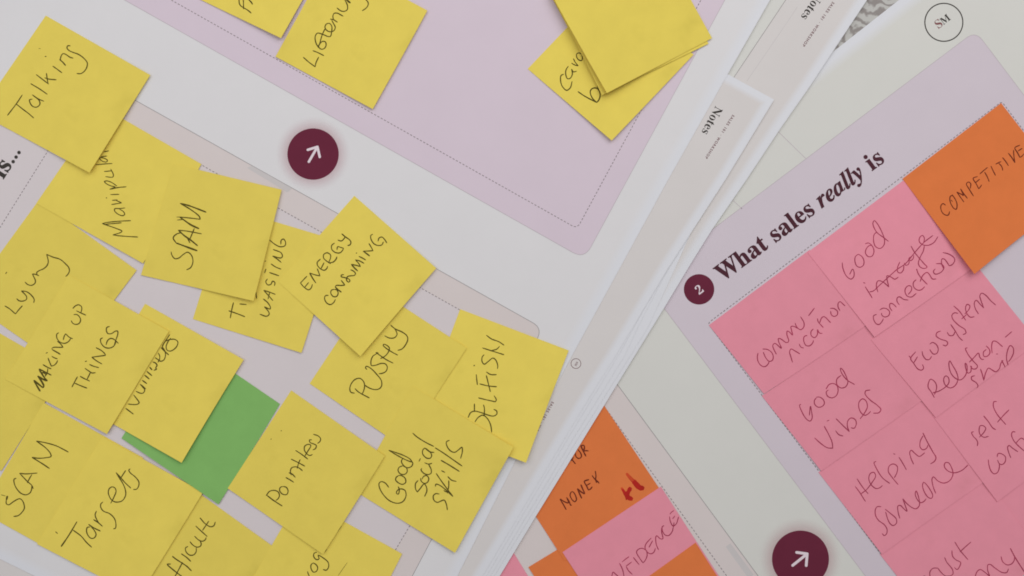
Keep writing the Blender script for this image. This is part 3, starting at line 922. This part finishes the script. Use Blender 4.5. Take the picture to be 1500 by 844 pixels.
pen(r, """480 470: 625,165 680,190 735,185 762,150 750,110 735,85; *1.1 692,48 740,88 820,125 870,165 880,205 855,265 815,310 770,325; 770,378 700,340 640,300 610,270 615,258 650,270 678,300 660,355 620,395 580,415; 718,465 640,425 560,370 530,350; *1.6 530,352 555,356;
535,365 500,385 478,430 480,490 520,490 590,468 635,475 655,510 640,555 600,577 562,582; 430,535 415,515 425,500 470,520 540,590 590,660 590,720 560,750 510,755 450,735 405,705; 295,795 255,785 243,745 260,690 300,645 350,632 385,655 405,700 395,770 375,810; 300,745 335,780 458,848""")
r = note([(407.5, 413), (519, 287), (639, 393), (528, 522)], 'yellow', "yellow note reading ENERGY CONSUMING", 1.5, 2.0, 0.6)
pen(r, """420 320: 222,635 150,710; 150,710 190,755 240,785 268,765 282,725; 195,760 240,705; *1.15 320,710 280,650 252,600; 252,600 310,620 365,632; 365,632 350,590 335,552; 370,447 335,485 340,520 380,560 415,570 440,550 450,525; 378,550 410,487;
482,498 440,470 405,435 408,395 445,378 480,400 482,430 460,488; *1.1 460,488 510,480 540,450 552,422; 525,272 495,295 495,340 535,375 585,378 610,355 625,328; 625,328 590,318 560,310 552,345; 562,238 600,248 635,215 640,200; *1.1 605,170 640,200 695,240 705,265 695,290 670,298;
*1.3 910,412 875,385 840,360; 840,360 900,358 948,355; 948,355 930,320 903,275; 945,175 925,185 925,225 960,280 1010,298 1045,290 1062,258; 1003,250 1015,215 1045,205 1070,225 1100,270; 762,383 770,378|
420 370: 458,470 425,475 415,505 440,555 480,572 515,550 535,515; 520,405 490,415 485,450 515,485 550,480 565,445 548,410 520,405; *1.2 600,435 565,410 532,378; 532,378 545,362 600,362 638,358; 638,358 618,330 597,305;
628,242 600,248 598,265 635,275 680,290 695,310 680,325 660,310 658,280 672,262 710,255 745,250 755,230 735,205 703,190; *1.2 780,203 745,170 710,130; 710,130 760,140 810,155; 810,155 790,120 755,80; 755,80 800,92 848,118; 793,42 830,60 868,82""")
r = note([(519, 719), (604.5, 566), (752, 655.5), (666.5, 810)], 'yellow', "yellow note reading Good social skills", 1.6, 1.2, 1.2)
pen(r, """530 640: 297,148 400,210 500,260 548,275 530,245 460,205 380,175 297,148; 448,240 435,270 455,310 500,340 545,325 560,290 545,265; 450,318 410,335 398,370 425,408 470,412 498,385 490,340 455,320; 405,425 378,445 372,475 410,510 450,522 482,500 475,455 440,428 405,425;
295,555 260,510 215,492 190,510 195,560 240,640 310,705 390,730 450,712 485,650 475,590 430,572 390,590 380,620 400,630 412,590 402,548; 559,-41 605,0 700,60 790,105;
690,122 668,150 670,190 710,232 750,235 768,205 755,175 700,125; 690,122 750,165 795,172; 690,285 735,300 770,290; 643,238 628,270; 660,345 650,360 680,400 725,415 760,400 762,360 735,305; 645,455 655,490 690,512 725,495 735,455 710,425 680,435 660,465;
618,480 592,510 590,570 610,607; 610,607 640,570 685,518 705,540 715,590 690,655; 962,38 930,55 935,100 975,155 1020,170 1060,145 1100,115 1105,160 1085,238; 805,120 900,180 1000,250 1103,322; *1.1 870,258 960,310 1072,380; 945,437 985,475 1038,490; 875,372 912,390;
818,403 870,480 1000,655; 1000,655 930,590 860,535 815,520 808,545; 955,480 955,540 940,620; 900,590 930,605 960,600; 852,628 810,625 785,650 795,700 830,720 870,705 905,695 930,745 940,803""", 1.65)
r = note([(333.5, 715.5), (426.5, 572), (563.5, 668), (473, 812)], 'yellow', "yellow note reading Pointless", 0.8, 1.0, 0.4)
pen(r, """340 620: 893,122 945,140 972,170 965,200 940,222; 875,183 850,185 855,210 900,230 925,245 915,280 887,293; 800,360 830,310 865,245 840,232 800,250 793,290 815,330 850,355 882,345; 698,300 760,340 832,395; 648,395 720,430 798,472; 748,400 730,440 715,497;
*1.2 625,545 660,560 695,595; 650,570 640,530 655,490 700,480 740,495 772,523; 590,597 640,625 677,650; 560,695 530,705 522,740 555,780 600,783 615,745 595,705 560,695; 375,795 410,750 460,738 505,755 520,795 505,830 480,850; *1.1 385,795 450,845 550,910; *0.8 540,83; *0.8 428,175""")
r = note([(-31, 166), (67, 23), (220, 110), (131, 253)], 'yellow', "yellow note reading Talking at the upper left", 1.2, 2.2, 0.4)
pen(r, """0 50: 245,668 178,768 82,893; 178,768 250,825 310,870 370,922; 355,715 325,722 330,755 360,795 405,802 438,770 430,730 385,690 355,668; 355,668 420,712 482,738; 337,545 430,600 520,662; 398,445 470,500 535,550; 510,430 518,490 528,545; 490,480 540,495 618,502;
580,352 630,388 680,425; *1.2 494,247 508,245; *1.2 655,278 690,310 720,345; 660,290 672,240 692,215 720,222 770,255 805,264; 772,130 745,128 735,150 755,178 800,200 860,222 920,265 958,315 955,360 925,410 885,435 845,433; *0.5 425,158 445,160""")
r = note([(257, -18), (340, -169), (495, -95), (411.5, 56)], 'yellow', "yellow note cut off by the top edge, its first letters Pa showing", 0.7, 2.6, 0.4)
pen(r, """330 0: 160,-40 152,0 155,40 170,65 200,85 250,115 285,145; 195,-40 198,0 200,50 200,100; *1.2 240,-30 262,0 285,25 300,48""")
r = note([(403.5, 83), (483, -61), (626, 15.5), (546, 160)], 'yellow', "yellow note reading Listening, cut off by the top edge", 0.9, 0.8, 0.6)
pen(r, """430 0: 107,630 170,685 238,735; 238,735 245,695 275,628; 212,557 270,580 333,612; 350,310 320,370 300,430 290,475 275,510 300,540 335,535 357,500 350,462 320,455 290,480 272,520; 275,525 245,470 238,400 262,365 320,378 380,402 405,400 418,350 420,290 395,258 360,265 345,300 365,335 410,350 445,335 458,300 440,260 420,225;
402,210 440,218 482,245; 440,218 432,180 445,148 480,145 520,165 545,178; 477,88 520,120 560,125 590,105 592,60 575,20 560,-10; *1.8 585,0 622,32; 790,-20 800,0 820,30 815,65 790,95 755,118""")
r = note([(773, 101), (892, -24), (1016, 80), (896, 206)], 'yellow', "yellow note reading cara, half under two blank yellow notes", 0.5, 2.4, 0.3)
pen(r, """780 50: 345,440 315,455 308,500 325,570 375,618 415,590 435,520; 395,352 370,390 365,440 385,490 415,485 438,440 430,385; 430,385 450,415 485,408; 430,320 465,340 503,350; 503,350 470,310 450,270; 545,225 515,208 488,215 485,250 510,285 540,290 548,260 540,225;
*1.1 500,632 570,680 705,752; *1.1 705,752 725,730 743,680 730,620 695,592 655,600 635,630 645,680 675,725 705,752; *1.3 712,570 732,605""")
note([(954, -89), (1038, 64), (882, 139.5), (806, -8)], 'yellow', "lower of the two blank yellow notes stuck over the cara note", 2.2, 0.3, 0.8)
note([(960, -94), (1043, 56), (889, 136.5), (805, -13)], 'yellow', "upper of the two blank yellow notes stuck over the cara note", 3.2, 0.2, 0.3)

for o in S.objects:
    if "_o" in o:
        del o["_o"]
